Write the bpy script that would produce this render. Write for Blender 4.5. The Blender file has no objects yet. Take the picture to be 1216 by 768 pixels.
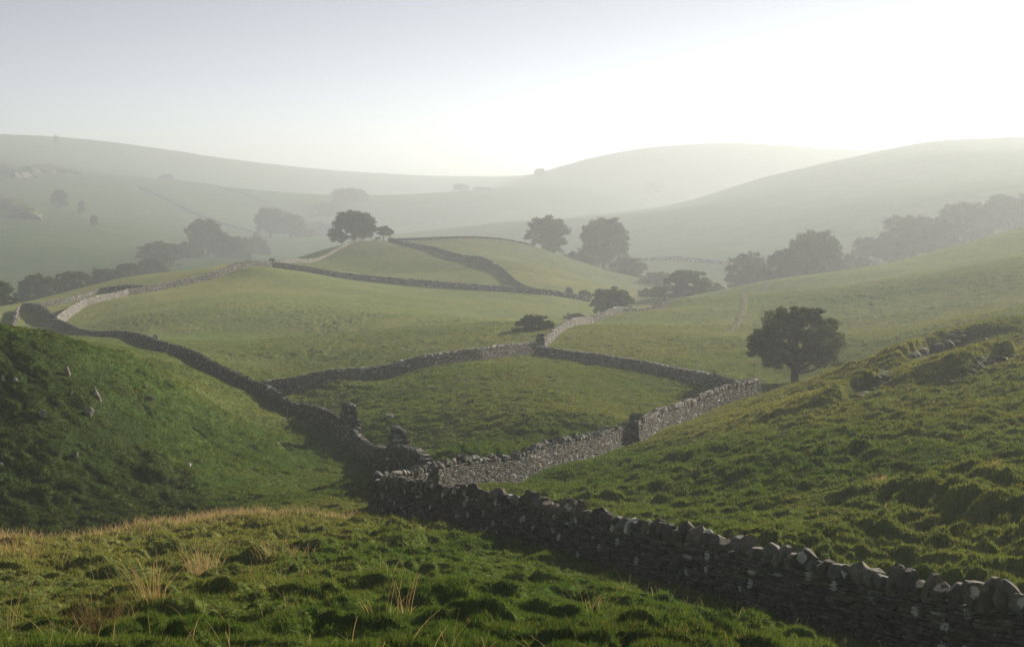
import bpy, math
import numpy as np
from mathutils import Vector

rng = np.random.default_rng(7)
SC = bpy.context.scene
COL = SC.collection
W0, H0, F = 1216.0, 768.0, 1520.0
PITCH = math.atan((384 - 200) / F)
CP, SP = math.cos(PITCH), math.sin(PITCH)
SUN_AZ, SUN_EL = math.radians(36), math.radians(17)
HAZE_DENSITY = 0.00066

# ------------------------------------------------------------------ camera geometry
def zy(v):
    b = (384 - np.asarray(v, float)) / F
    return (-SP + b * CP) / (CP + b * SP)
def xy_(u, v=320):
    b = (384 - v) / F
    return ((np.asarray(u, float) - 608) / F) / (CP + b * SP)
def far(Y):
    """distances beyond the walled pastures grow faster: the valley is long"""
    Y = np.asarray(Y, float)
    return np.where(Y > 260, 367.7*(np.maximum(Y,1)/260)**1.8, np.where(Y > 130, 130*(np.maximum(Y,1)/130)**1.5, Y))
def P(u, v, Y):
    Y = float(far(Y))
    return np.array([xy_(u, v) * Y, Y, zy(v) * Y])

# ------------------------------------------------------------------ terrain control points
CTRL = {  # bearing of a line of sight : (distance, height given as elevation angle)
 -520: [(12,842),(32,668),(42,705),(58,600),(76,420),(92,432),(140,405),(200,372),(300,335),(400,250),(600,158),(800,180),(1300,200)],
 0:   [(14,768),(24,692),(33,652),(40,705),(50,690),(57,610),(65,500),(73,402),(86,422),(110,418),(150,394),(190,374),(235,366),(290,345),(350,290),(400,255),(500,203),(620,165),(800,185),(1300,202)],
 150: [(14,768),(26,678),(37,636),(44,688),(56,645),(64,572),(74,490),(88,422),(102,435),(130,416),(166,404),(188,374),(214,352),(236,330),(262,342),(295,345),(340,305),(470,240),(655,173),(850,190),(1300,200)],
 235: [(14,768),(28,668),(40,626),(48,675),(58,628),(67,570),(80,508),(98,457),(115,442),(140,428)],
 300: [(14,768),(30,660),(40,617),(48,650),(58,604),(72,560),(95,505),(118,470),(142,440),(172,400),(205,350),(230,318),(246,310),(268,328),(345,308),(420,285),(550,225),(690,194),(900,214),(1300,204)],
 440: [(14,768),(29,666),(40,625),(50,603),(60,590),(70,572),(85,547),(98,497),(122,456),(148,420),(180,374),(239,334),(252,318),(278,288),(300,300),(370,320),(480,282),(620,250),(900,226),(1300,206),(1700,205)],
 600: [(14,768),(25,697),(37.6,634),(61,578),(74,530),(95,480),(118,440),(137,424),(150,408),(168,385),(220,358),(255,308),(290,287),(330,300),(430,264),(470,270),(520,240),(590,222),(720,210),(1300,204)],
 700: [(14,768),(22,715),(32.4,660),(50,590),(71,545),(86,492),(110,455),(132,432),(146,412),(176,384),(200,388),(225,360),(262,332),(300,318),(420,262),(480,255),(540,228),(600,190),(720,203),(1300,203)],
 800: [(14,768),(22,738),(28.5,690),(45,605),(66,540),(80,512),(87,504),(105,467),(117,449),(130,428),(155,392),(180,368),(196,356),(216,378),(262,352),(300,332),(335,308),(380,285),(455,248),(500,258),(540,246),(600,176),(720,186),(1300,190)],
 900: [(14,800),(25.4,713),(34,626),(50,552),(65,512),(79,488),(88,480),(100,471),(115,461),(132,432),(160,395),(200,355),(226,338),(250,356),(285,340),(350,290),(420,235),(472,213),(520,220),(560,215),(610,171),(720,186),(1300,192)],
 1000:[(14,835),(23,747),(31,640),(42,578),(58,510),(76,465),(90,451),(101,456),(115,452),(130,432),(155,395),(200,347),(236,325),(260,340),(300,318),(350,265),(420,217),(482,190),(540,200),(620,178),(740,190)],
 1120:[(12,880),(20.5,775),(29,665),(42,570),(60,489),(86,425),(100,402),(112,414),(128,405),(160,368),(210,318),(246,296),(270,314),(310,290),(360,230),(430,185),(482,167),(550,180),(800,187)],
 1216:[(12,910),(19,802),(28,660),(42,550),(62,465),(88,404),(105,381),(117,393),(138,366),(180,305),(250,270),(272,288),(320,262),(380,210),(450,177),(505,165),(580,175),(900,185)],
 1500:[(10,960),(16,815),(24,690),(38,550),(52,475),(72,400),(106,345),(120,350),(180,275),(250,238),(310,240),(450,175),(510,164),(700,178),(1200,190)],
 1900:[(12,820),(22,640),(50,440),(100,335),(250,235),(520,170),(900,185)],
}
pts = []
for u, prof in CTRL.items():
    for Y, v in prof:
        pts.append(P(u, v, Y))
EXTRA = [  # single points: lines of walls, crests
 (190,418,145),(250,445,128),(339,495,108),(60,385,190),(25,370,205),(95,398,180),
 (322,318,236),(260,330,226),(100,362,206),(190,327,240),(257,317,243),
 (400,330,240),(500,339,237),(640,350,226),(225,182,680),(350,212,660),(400,232,640),(700,360,228),(570,345,232),(520,353,222),(570,359,217),(610,363,212),(600,327,244),(520,300,268),(540,374,188),(560,310,258),(480,292,277),(400,298,272),
 (500,440,127),(570,430,133),(410,453,120),(560,530,68),(520,560,60),(947,458,112),(960,455,122),(930,458,110),(947,466,86),(520,592,53.5),(880,459,107),(760,441,122),(690,431,135),(820,453,114),(725,437,129),
 (650,548,67),(690,548,69.5),(755,523,80),(845,488,92),
 (740,372,182),(760,376,190),(720,345,262),(740,352,240),(650,300,298),(680,330,270),
 (180,470,81),(210,492,80),(80,409,79),(80,450,72),(60,520,64.5),(110,540,65),
]
for u, v, Y in EXTRA:
    pts.append(P(u, v, Y))
for a in np.radians([-175,-140,-105,-75,-52,62,85,115,150]):
    for r, z in [(12,-4.0 if abs(a)<1.6 else -.3),(40,-9 if abs(a)<1.6 else 1.5),(130,-14 if abs(a)<1.6 else 4),(400,-6),(1200,8),(3000,12),(6800,-2)]:
        pts.append(np.array([r*math.sin(a), r*math.cos(a), z]))
for a in np.radians([-150,-90,-55,-25,0,25,55,90,150]):
    for r in (1.0, 2.5, 6.0):
        s = 0.25*math.cos(a) - .03*math.sin(a)
        pts.append(np.array([r*math.sin(a), r*math.cos(a), -1.7 - s*r]))
for a in np.radians([-24,-12,0,12,24]):
    pts.append(np.array([6900*math.sin(a), 6900*math.cos(a), 0.0]))
pts = np.array(pts)
cr = np.hypot(pts[:,0], pts[:,1]); cq = np.stack([np.arctan2(pts[:,0], pts[:,1]), np.log(cr)], 1)
ct = pts[:,2] / cr
def tpsk(d2):
    return 0.5 * d2 * np.log(d2 + 1e-12)
_n = len(cq)
_K = tpsk(((cq[:,None]-cq[None])**2).sum(-1)) + np.eye(_n)*2e-5
_Q = np.c_[np.ones(_n), cq]
_A = np.zeros((_n+3,_n+3)); _A[:_n,:_n]=_K; _A[:_n,_n:]=_Q; _A[_n:,:_n]=_Q.T
_w = np.linalg.solve(_A, np.r_[ct, 0, 0, 0])
G_TH = np.concatenate([np.linspace(-math.pi,-.66,40)[:-1], np.linspace(-.66,.76,330), np.linspace(.76,math.pi,40)[1:]])
G_LR = np.linspace(-.2, math.log(7100), 940)
_T = np.zeros((len(G_TH), len(G_LR)))
for i, th in enumerate(G_TH):
    q = np.c_[np.full(len(G_LR), th), G_LR]
    _T[i] = tpsk(((q[:,None]-cq[None])**2).sum(-1)) @ _w[:_n] + _w[_n] + q @ _w[_n+1:]
def base(x, y):
    r = np.maximum(np.hypot(x, y), .85); th = np.arctan2(x, y)
    i = np.clip(np.searchsorted(G_TH, th) - 1, 0, len(G_TH)-2)
    fi = np.clip((th - G_TH[i]) / (G_TH[i+1]-G_TH[i]), 0, 1)
    lj = np.clip((np.log(r) - G_LR[0]) / (G_LR[1]-G_LR[0]), 0, len(G_LR)-1.001)
    j = lj.astype(int); fj = lj - j
    t = (_T[i,j]*(1-fj)+_T[i,j+1]*fj)*(1-fi) + (_T[i+1,j]*(1-fj)+_T[i+1,j+1]*fj)*fi
    z = t * r
    return np.where(z > 50, 50+(z-50)*.12, z)

# ------------------------------------------------------------------ noise
def hsh(ix, iy, s):
    h = ix.astype(np.uint32)*np.uint32(374761393) + iy.astype(np.uint32)*np.uint32(668265263) + np.uint32((s*974634721) & 0xffffffff)
    h ^= h >> np.uint32(13); h *= np.uint32(1274126177)
    h ^= h >> np.uint32(16); h *= np.uint32(2246822519)
    h ^= h >> np.uint32(15)
    return (h & np.uint32(0xffffff)).astype(np.float32) * np.float32(1/16777215)
def vnoise(x, y, s=0):
    ix, iy = np.floor(x), np.floor(y); fx, fy = x-ix, y-iy
    fx = fx*fx*fx*(fx*(fx*6-15)+10); fy = fy*fy*fy*(fy*(fy*6-15)+10)
    ix = ix.astype(np.int64); iy = iy.astype(np.int64)
    a, b, c, d = hsh(ix,iy,s), hsh(ix+1,iy,s), hsh(ix,iy+1,s), hsh(ix+1,iy+1,s)
    return (a*(1-fx)+b*fx)*(1-fy) + (c*(1-fx)+d*fx)*fy
def fbm(x, y, o=4, s=0):
    t = 0; a = .5; n = 0
    for k in range(o):
        t = t + a*vnoise(x+17.3*k, y-9.1*k, s+k); n += a; a *= .55; x, y = x*2.03+y*.2, y*2.03-x*.2
    return t/n
def bumps(x, y, cell, s, prob=.6, rad=(.45,.75), ex=.6):
    x, y = x/cell, y/cell
    ix, iy = np.floor(x).astype(np.int64), np.floor(y).astype(np.int64)
    out = np.zeros_like(x)
    for dx in (-1,0,1):
        for dy in (-1,0,1):
            cx, cy = ix+dx, iy+dy
            px, py = cx+hsh(cx,cy,s), cy+hsh(cx,cy,s+1)
            R = rad[0]+(rad[1]-rad[0])*hsh(cx,cy,s+2)
            h = np.where(hsh(cx,cy,s+3) < prob, .35+.65*hsh(cx,cy,s+4), 0)
            d2 = ((x-px)**2+(y-py)**2)/(R*R)
            out = np.maximum(out, h*np.clip(1-d2,0,1)**ex)
    return out
ROUGH = [(0,768,14,.8),(300,700,25,.82),(600,700,26,.75),(430,605,55,.6),(0,660,34,.85),(200,640,38,.85),
 (0,500,66,.6),(150,520,70,.6),(300,540,80,.5),(200,450,90,.5),(600,480,95,.5),(700,450,115,.45),(560,530,68,.45),(400,400,160,.6),(600,350,210,.5),(430,300,270,.4),
 (700,560,60,.5),(850,560,55,.85),(1000,560,45,.95),(1100,600,38,1.25),(1200,560,34,1.1),(1000,470,70,.8),(1180,440,55,.95),(860,480,82,.55),(1150,620,30,1.35),(780,553,60,.9),
 (760,400,150,.5),(1000,380,170,.6),(1150,330,200,.6),(150,400,160,.25)]
_rq = np.array([[xy_(u), math.log(far(Y)), k] for u, v, Y, k in ROUGH])
def rough(x, y, r):
    th = np.arctan2(x, np.maximum(y,.01)); lr = np.log(np.maximum(r, 2))
    num = 0; den = 1e-9
    for a, b, k in _rq:
        w = 1/(((th-a)*1.3)**2 + ((lr-b)*.8)**2 + .003)**2
        num = num + w*k; den = den + w
    return num/den
def seg_dist(x, y, path):
    best = np.full(x.shape, 1e9); side = np.zeros_like(x); par = np.zeros_like(x); L = 0
    segs = []
    for a, b in zip(path[:-1], path[1:]):
        segs.append((a, b, L)); L += math.hypot(b[0]-a[0], b[1]-a[1])
    for a, b, l0 in segs:
        dx, dy = b[0]-a[0], b[1]-a[1]; l = math.hypot(dx, dy)
        t = np.clip(((x-a[0])*dx+(y-a[1])*dy)/l**2, 0, 1)
        d = np.hypot(x-a[0]-t*dx, y-a[1]-t*dy)
        m = d < best
        best = np.where(m, d, best); side = np.where(m, np.sign((x-a[0])*dy-(y-a[1])*dx), side); par = np.where(m, (l0+t*l)/L, par)
    return best*side, par
WALL_LINES = []   # grazed and trodden turf is flatter along the walls
SCARP = []   # (plan path, height, fall-off) filled below from the crags and the terrace steps
def scarps(x, y):
    dz = np.zeros_like(x)
    for path, h, wd, fall in SCARP:
        xs = [p[0] for p in path]; ys = [p[1] for p in path]
        m = (x > min(xs)-14) & (x < max(xs)+14) & (y > min(ys)-14) & (y < max(ys)+14)
        if not m.any(): continue
        xm, ym = x[m], y[m]
        d, t = seg_dist(xm + .5*(vnoise(xm*.9,ym*.9,71)-.5), ym + .5*(vnoise(xm*.9,ym*.9,72)-.5), path)
        taper = np.clip(np.minimum(t, 1-t)*4, 0, 1)
        s = 1/(1+np.exp(-d/wd))
        back = np.exp(-np.clip(d,0,None)/fall) * np.exp(-np.clip(-d,0,None)/1.2)
        dz[m] += h*taper*s*back
    return dz
def detail(x, y):
    r = np.hypot(x, y); z = np.zeros_like(x); tz = np.zeros_like(x)
    m = r < 345
    if m.any():
        X, Y, q = x[m], y[m], r[m]
        R = 1.35*rough(X, Y, q) * np.clip((345-q)/140, 0, 1)
        R = np.where(Y < 3, .6*np.clip(q/8,0,1), R)
        wx = X + .9*(vnoise(X*.6,Y*.6,5)-.5) + .4*(vnoise(X*2.3,Y*2.3,7)-.5) + .16*(vnoise(X*6,Y*6,17)-.5); wy = Y + .9*(vnoise(X*.6,Y*.6,6)-.5) + .4*(vnoise(X*2.3,Y*2.3,8)-.5) + .16*(vnoise(X*6,Y*6,18)-.5)
        dens = np.clip(fbm(X*.11, Y*.11, 3, 11)*2.4-.4, .3, 1.15)
        big = bumps(wx, wy*1.15, 1.55, 20, .55, ex=1.0) ; mid = bumps(wx+4, wy, .9, 30, .65, ex=.8); sm = bumps(wx, wy*1.2, .62, 40, .7)
        flat = np.ones_like(X)
        for p in WALL_LINES:
            bx = [a[0] for a in p]; by = [a[1] for a in p]
            k = (X > min(bx)-2) & (X < max(bx)+2) & (Y > min(by)-2) & (Y < max(by)+2)
            if k.any():
                dd, _ = seg_dist(X[k], Y[k], p); flat[k] = np.minimum(flat[k], .15+.85*np.clip((np.abs(dd)-.5)/1.1, 0, 1))
        R = R*flat
        tus = (.19*big + .17*mid)*dens + .17*sm*(.5+.5*dens)
        z[m] = R*(tus + .22*(fbm(X*.22,Y*.22,3,3)-.5) + .20*(fbm(X*1.5,Y*1.5,4,9)-.5))
        tz[m] = tus*R/1.35
    z = z + np.clip((r-60)/200,0,1)*np.clip((5500-r)/3000,0,1)*1.6*(fbm(x*.022,y*.022,3,14)-.5)
    return z + scarps(x, y), tz
def H(x, y):
    x = np.atleast_1d(np.asarray(x,float)); y = np.atleast_1d(np.asarray(y,float))
    return base(x,y) + detail(x,y)[0]
def h1(x, y): return float(H(x,y)[0])
def hit(u, v, y0=10, y1=2500):
    """the spot of ground seen at this bearing and elevation"""
    Y = np.exp(np.linspace(math.log(y0), math.log(y1), 2500))
    x = xy_(u, v)*Y
    m = base(x, Y) >= zy(v)*Y
    k = int(np.argmax(m)) if m.any() else len(Y)-1
    return float(x[k]), float(Y[k])
def hp(u, v, y0=10): return hit(u, v, y0)
SCARP += [
 ([hp(1218,392,45),hp(1150,402,45),hp(1100,425,45),hp(1062,448,45)], 1.5, .16, 6),
 ([hp(1225,418,45),hp(1180,430,45),hp(1135,452,45)], 1.2, .16, 5),
 ([hp(1062,452,45),hp(1015,470,45),hp(985,490,45)], 1.1, .16, 4),
 ([hp(1216,640,20),hp(1160,618,20),hp(1100,600,20),hp(1040,592,20),hp(990,600,20)], .75, .22, 2.2),
 ([hp(1216,600,20),hp(1150,588,20),hp(1090,575,20)], .5, .2, 2.0),
 ([hp(830,548,40),hp(800,553,40),hp(775,560,40)], .55, .2, 2.0),
 ([hp(150,478,60),hp(110,490,60),hp(60,484,60)], .5, .25, 2.5),
 ([hp(140,432,60),hp(100,440,60),hp(70,446,60)], .45, .25, 2.5),
 ([hp(170,575,55),hp(178,548,55),hp(165,530,55)], .45, .2, 2.0),
 ([hp(200,470,60),hp(170,462,60),hp(140,455,60)], .45, .25, 2.5),
]

# ------------------------------------------------------------------ object helpers
def tag(o, label=None, cat=None, group=None, kind=None):
    if label: o['label'] = label
    if cat: o['category'] = cat
    if group: o['group'] = group
    o['kind'] = kind or 'thing'
    return o
def mesh_of(name, V, loops, counts, mat=None, color=None, smooth=False):
    V = np.ascontiguousarray(V, np.float32); loops = np.ascontiguousarray(loops, np.int32); counts = np.asarray(counts, np.int32)
    me = bpy.data.meshes.new(name)
    me.vertices.add(len(V)); me.vertices.foreach_set('co', V.ravel())
    me.loops.add(len(loops)); me.loops.foreach_set('vertex_index', loops)
    me.polygons.add(len(counts))
    st = np.zeros(len(counts), np.int32); st[1:] = np.cumsum(counts)[:-1]
    me.polygons.foreach_set('loop_start', st); me.polygons.foreach_set('loop_total', counts)
    me.polygons.foreach_set('use_smooth', np.full(len(counts), smooth, bool))
    if color is not None:
        c = np.ones((len(V),4), np.float32); c[:,:3] = color
        at = me.color_attributes.new('tint', 'FLOAT_COLOR', 'POINT'); at.data.foreach_set('color', c.ravel())
    me.update(calc_edges=True)
    if mat: me.materials.append(mat)
    return me
def link(name, me, parent=None, loc=None):
    o = bpy.data.objects.new(name, me); COL.objects.link(o)
    if parent: o.parent = parent
    if loc is not None: o.location = loc
    return o
def empty(name, loc):
    o = bpy.data.objects.new(name, None); COL.objects.link(o); o.location = loc; o.empty_display_size = .3
    return o

# ------------------------------------------------------------------ materials
def newmat(name):
    m = bpy.data.materials.new(name); m.use_nodes = True
    nt = m.node_tree; nt.nodes.clear()
    return m, nt, nt.nodes.new('ShaderNodeOutputMaterial')
def N(nt, t, **k):
    n = nt.nodes.new(t)
    for a, b in k.items():
        if a in n.inputs: n.inputs[a].default_value = b
        else: setattr(n, a, b)
    return n
def L(nt, a, b): nt.links.new(a, b)
def mixc(nt, fac, a, b, mode='MIX'):
    n = nt.nodes.new('ShaderNodeMix'); n.data_type = 'RGBA'; n.blend_type = mode
    for sock, val in ((n.inputs[0], fac), (n.inputs[6], a), (n.inputs[7], b)):
        if hasattr(val, 'links'): L(nt, val, sock)
        else: sock.default_value = val
    return n.outputs[2]
def ramp(nt, src, stops):
    r = nt.nodes.new('ShaderNodeValToRGB'); L(nt, src, r.inputs[0])
    e = r.color_ramp.elements
    while len(e) < len(stops): e.new(.5)
    for k, (p, c) in enumerate(stops): e[k].position = p; e[k].color = c if len(c)==4 else (*c,1)
    return r.outputs[0]
def grey(v): return (v,v,v,1)

def ground_mat(name, fine):
    m, nt, out = newmat(name)
    at = N(nt,'ShaderNodeAttribute', attribute_name='tint')
    geo = N(nt,'ShaderNodeNewGeometry')
    n1 = N(nt,'ShaderNodeTexNoise', Scale=.35, Detail=6.0, Roughness=.65); L(nt, geo.outputs['Position'], n1.inputs['Vector'])
    n2 = N(nt,'ShaderNodeTexNoise', Scale=3.2 if fine else 1.1, Detail=5.0, Roughness=.7); L(nt, geo.outputs['Position'], n2.inputs['Vector'])
    c = mixc(nt, 1.0, at.outputs['Color'], ramp(nt, n1.outputs['Fac'], [(.3,(.78,.82,.8)),(.5,(1,1,1)),(.72,(1.25,1.12,1.0))]), 'MULTIPLY')
    c = mixc(nt, 1.0, c, ramp(nt, n2.outputs['Fac'], [(.3,(.62,.68,.6)),(.5,(1,1,1)),(.7,(1.22,1.18,1.1))]), 'MULTIPLY')
    b = N(nt,'ShaderNodeBump', Strength=.9, Distance=.10 if fine else .35); L(nt, n2.outputs['Fac'], b.inputs['Height'])
    d = N(nt,'ShaderNodeBsdfPrincipled', Roughness=1.0); L(nt, c, d.inputs['Base Color']); L(nt, b.outputs[0], d.inputs['Normal'])
    d.inputs['Specular IOR Level'].default_value = 0; d.inputs['Sheen Weight'].default_value = .10 if fine else .0; d.inputs['Sheen Roughness'].default_value = .6; d.inputs['Sheen Tint'].default_value = (.42,.46,.16,1)
    L(nt, d.outputs[0], out.inputs['Surface'])
    return m
def leaf_mat(name, trans, ttint=(1.25,1.2,.7)):
    m, nt, out = newmat(name)
    at = N(nt,'ShaderNodeAttribute', attribute_name='tint')
    d = N(nt,'ShaderNodeBsdfDiffuse'); L(nt, at.outputs['Color'], d.inputs['Color'])
    t = N(nt,'ShaderNodeBsdfTranslucent'); L(nt, mixc(nt, 1.0, at.outputs['Color'], (*ttint,1), 'MULTIPLY'), t.inputs['Color'])
    mx = N(nt,'ShaderNodeMixShader', Fac=trans); L(nt, d.outputs[0], mx.inputs[1]); L(nt, t.outputs[0], mx.inputs[2])
    L(nt, mx.outputs[0], out.inputs['Surface'])
    return m
def stone_mat(name, scale, lichen, mossy=False):
    m, nt, out = newmat(name)
    at = N(nt,'ShaderNodeAttribute', attribute_name='tint')
    geo = N(nt,'ShaderNodeNewGeometry')
    n1 = N(nt,'ShaderNodeTexNoise', Scale=9.0*scale, Detail=6.0, Roughness=.7); L(nt, geo.outputs['Position'], n1.inputs['Vector'])
    n2 = N(nt,'ShaderNodeTexNoise', Scale=2.6*scale, Detail=5.0, Roughness=.62); L(nt, geo.outputs['Position'], n2.inputs['Vector'])
    n3 = N(nt,'ShaderNodeTexNoise', Scale=30.0*scale, Detail=3.0, Roughness=.6); L(nt, geo.outputs['Position'], n3.inputs['Vector'])
    c = mixc(nt, 1.0, at.outputs['Color'], ramp(nt, n1.outputs['Fac'], [(.3,(.55,.55,.55)),(.5,(1,1,1)),(.72,(1.5,1.42,1.3))]), 'MULTIPLY')
    moss = ramp(nt, n2.outputs['Fac'], [(.55,grey(0)),(.68,grey(.55))])
    c = mixc(nt, moss, c, (.07,.075,.03,1))
    if mossy:
        sx = N(nt,'ShaderNodeSeparateXYZ'); L(nt, geo.outputs['Normal'], sx.inputs[0])
        mm = N(nt,'ShaderNodeMath', operation='MULTIPLY'); L(nt, sx.outputs['Z'], mm.inputs[0]); L(nt, n2.outputs['Fac'], mm.inputs[1])
        c = mixc(nt, ramp(nt, mm.outputs[0], [(.26,grey(0)),(.40,grey(.95))]), c, (.075,.095,.022,1))
    lich = ramp(nt, n1.outputs['Fac'], [(lichen,grey(0)),(lichen+.03,grey(.7))])
    c = mixc(nt, lich, c, (.36,.37,.33,1))
    vo = N(nt,'ShaderNodeTexVoronoi', Scale=2.3*scale); L(nt, geo.outputs['Position'], vo.inputs['Vector'])
    dd = N(nt,'ShaderNodeMath', operation='MULTIPLY_ADD'); L(nt, n1.outputs['Fac'], dd.inputs[0]); dd.inputs[1].default_value = .5; L(nt, vo.outputs['Distance'], dd.inputs[2])
    sx2 = N(nt,'ShaderNodeSeparateColor'); L(nt, vo.outputs['Color'], sx2.inputs[0])
    blot = N(nt,'ShaderNodeMath', operation='MULTIPLY'); L(nt, ramp(nt, dd.outputs[0], [(.47,grey(1)),(.50,grey(0))]), blot.inputs[0]); L(nt, ramp(nt, sx2.outputs[0], [(.38,grey(0)),(.39,grey(.85))]), blot.inputs[1])
    if not mossy: c = mixc(nt, blot.outputs[0], c, (.50,.51,.48,1))
    hgt = N(nt,'ShaderNodeMath', operation='ADD'); L(nt, n1.outputs['Fac'], hgt.inputs[0]); L(nt, n3.outputs['Fac'], hgt.inputs[1])
    b = N(nt,'ShaderNodeBump', Strength=.7, Distance=.02/scale); L(nt, hgt.outputs[0], b.inputs['Height'])
    p = N(nt,'ShaderNodeBsdfPrincipled', Roughness=.88); p.inputs['Specular IOR Level'].default_value = .06 if mossy else .15
    L(nt, c, p.inputs['Base Color']); L(nt, b.outputs[0], p.inputs['Normal'])
    L(nt, p.outputs[0], out.inputs['Surface'])
    return m
def plain_mat(name, col, sc=6):
    m, nt, out = newmat(name)
    geo = N(nt,'ShaderNodeTexCoord')
    n = N(nt,'ShaderNodeTexNoise', Scale=sc, Detail=5.0); L(nt, geo.outputs['Object'], n.inputs['Vector'])
    c = ramp(nt, n.outputs['Fac'], [(.3, tuple(x*.6 for x in col)), (.7, tuple(x*1.35 for x in col))])
    p = N(nt,'ShaderNodeBsdfDiffuse'); L(nt, c, p.inputs['Color'])
    L(nt, p.outputs[0], out.inputs['Surface'])
    return m
M_GROUND = ground_mat('pasture', True); M_HILL = ground_mat('hill_pasture', False)
M_GRASS = leaf_mat('grass_blades', .3, (1.3,1.25,.6)); M_DRY = leaf_mat('dry_grass', .4, (1.15,1.0,.8)); M_LEAF = leaf_mat('leaves', .3)
M_STONE = stone_mat('gritstone', 1.0, .66); M_ROCK = stone_mat('limestone', .6, .66); M_CRAG = stone_mat('mossy_rock', .5, .68, True); M_FARSTONE = stone_mat('far_stone', .35, .66)
M_BARK = plain_mat('bark', (.055,.045,.035), 8); M_TRACK = plain_mat('worn_track', (.18,.185,.11), 1.5)

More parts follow.
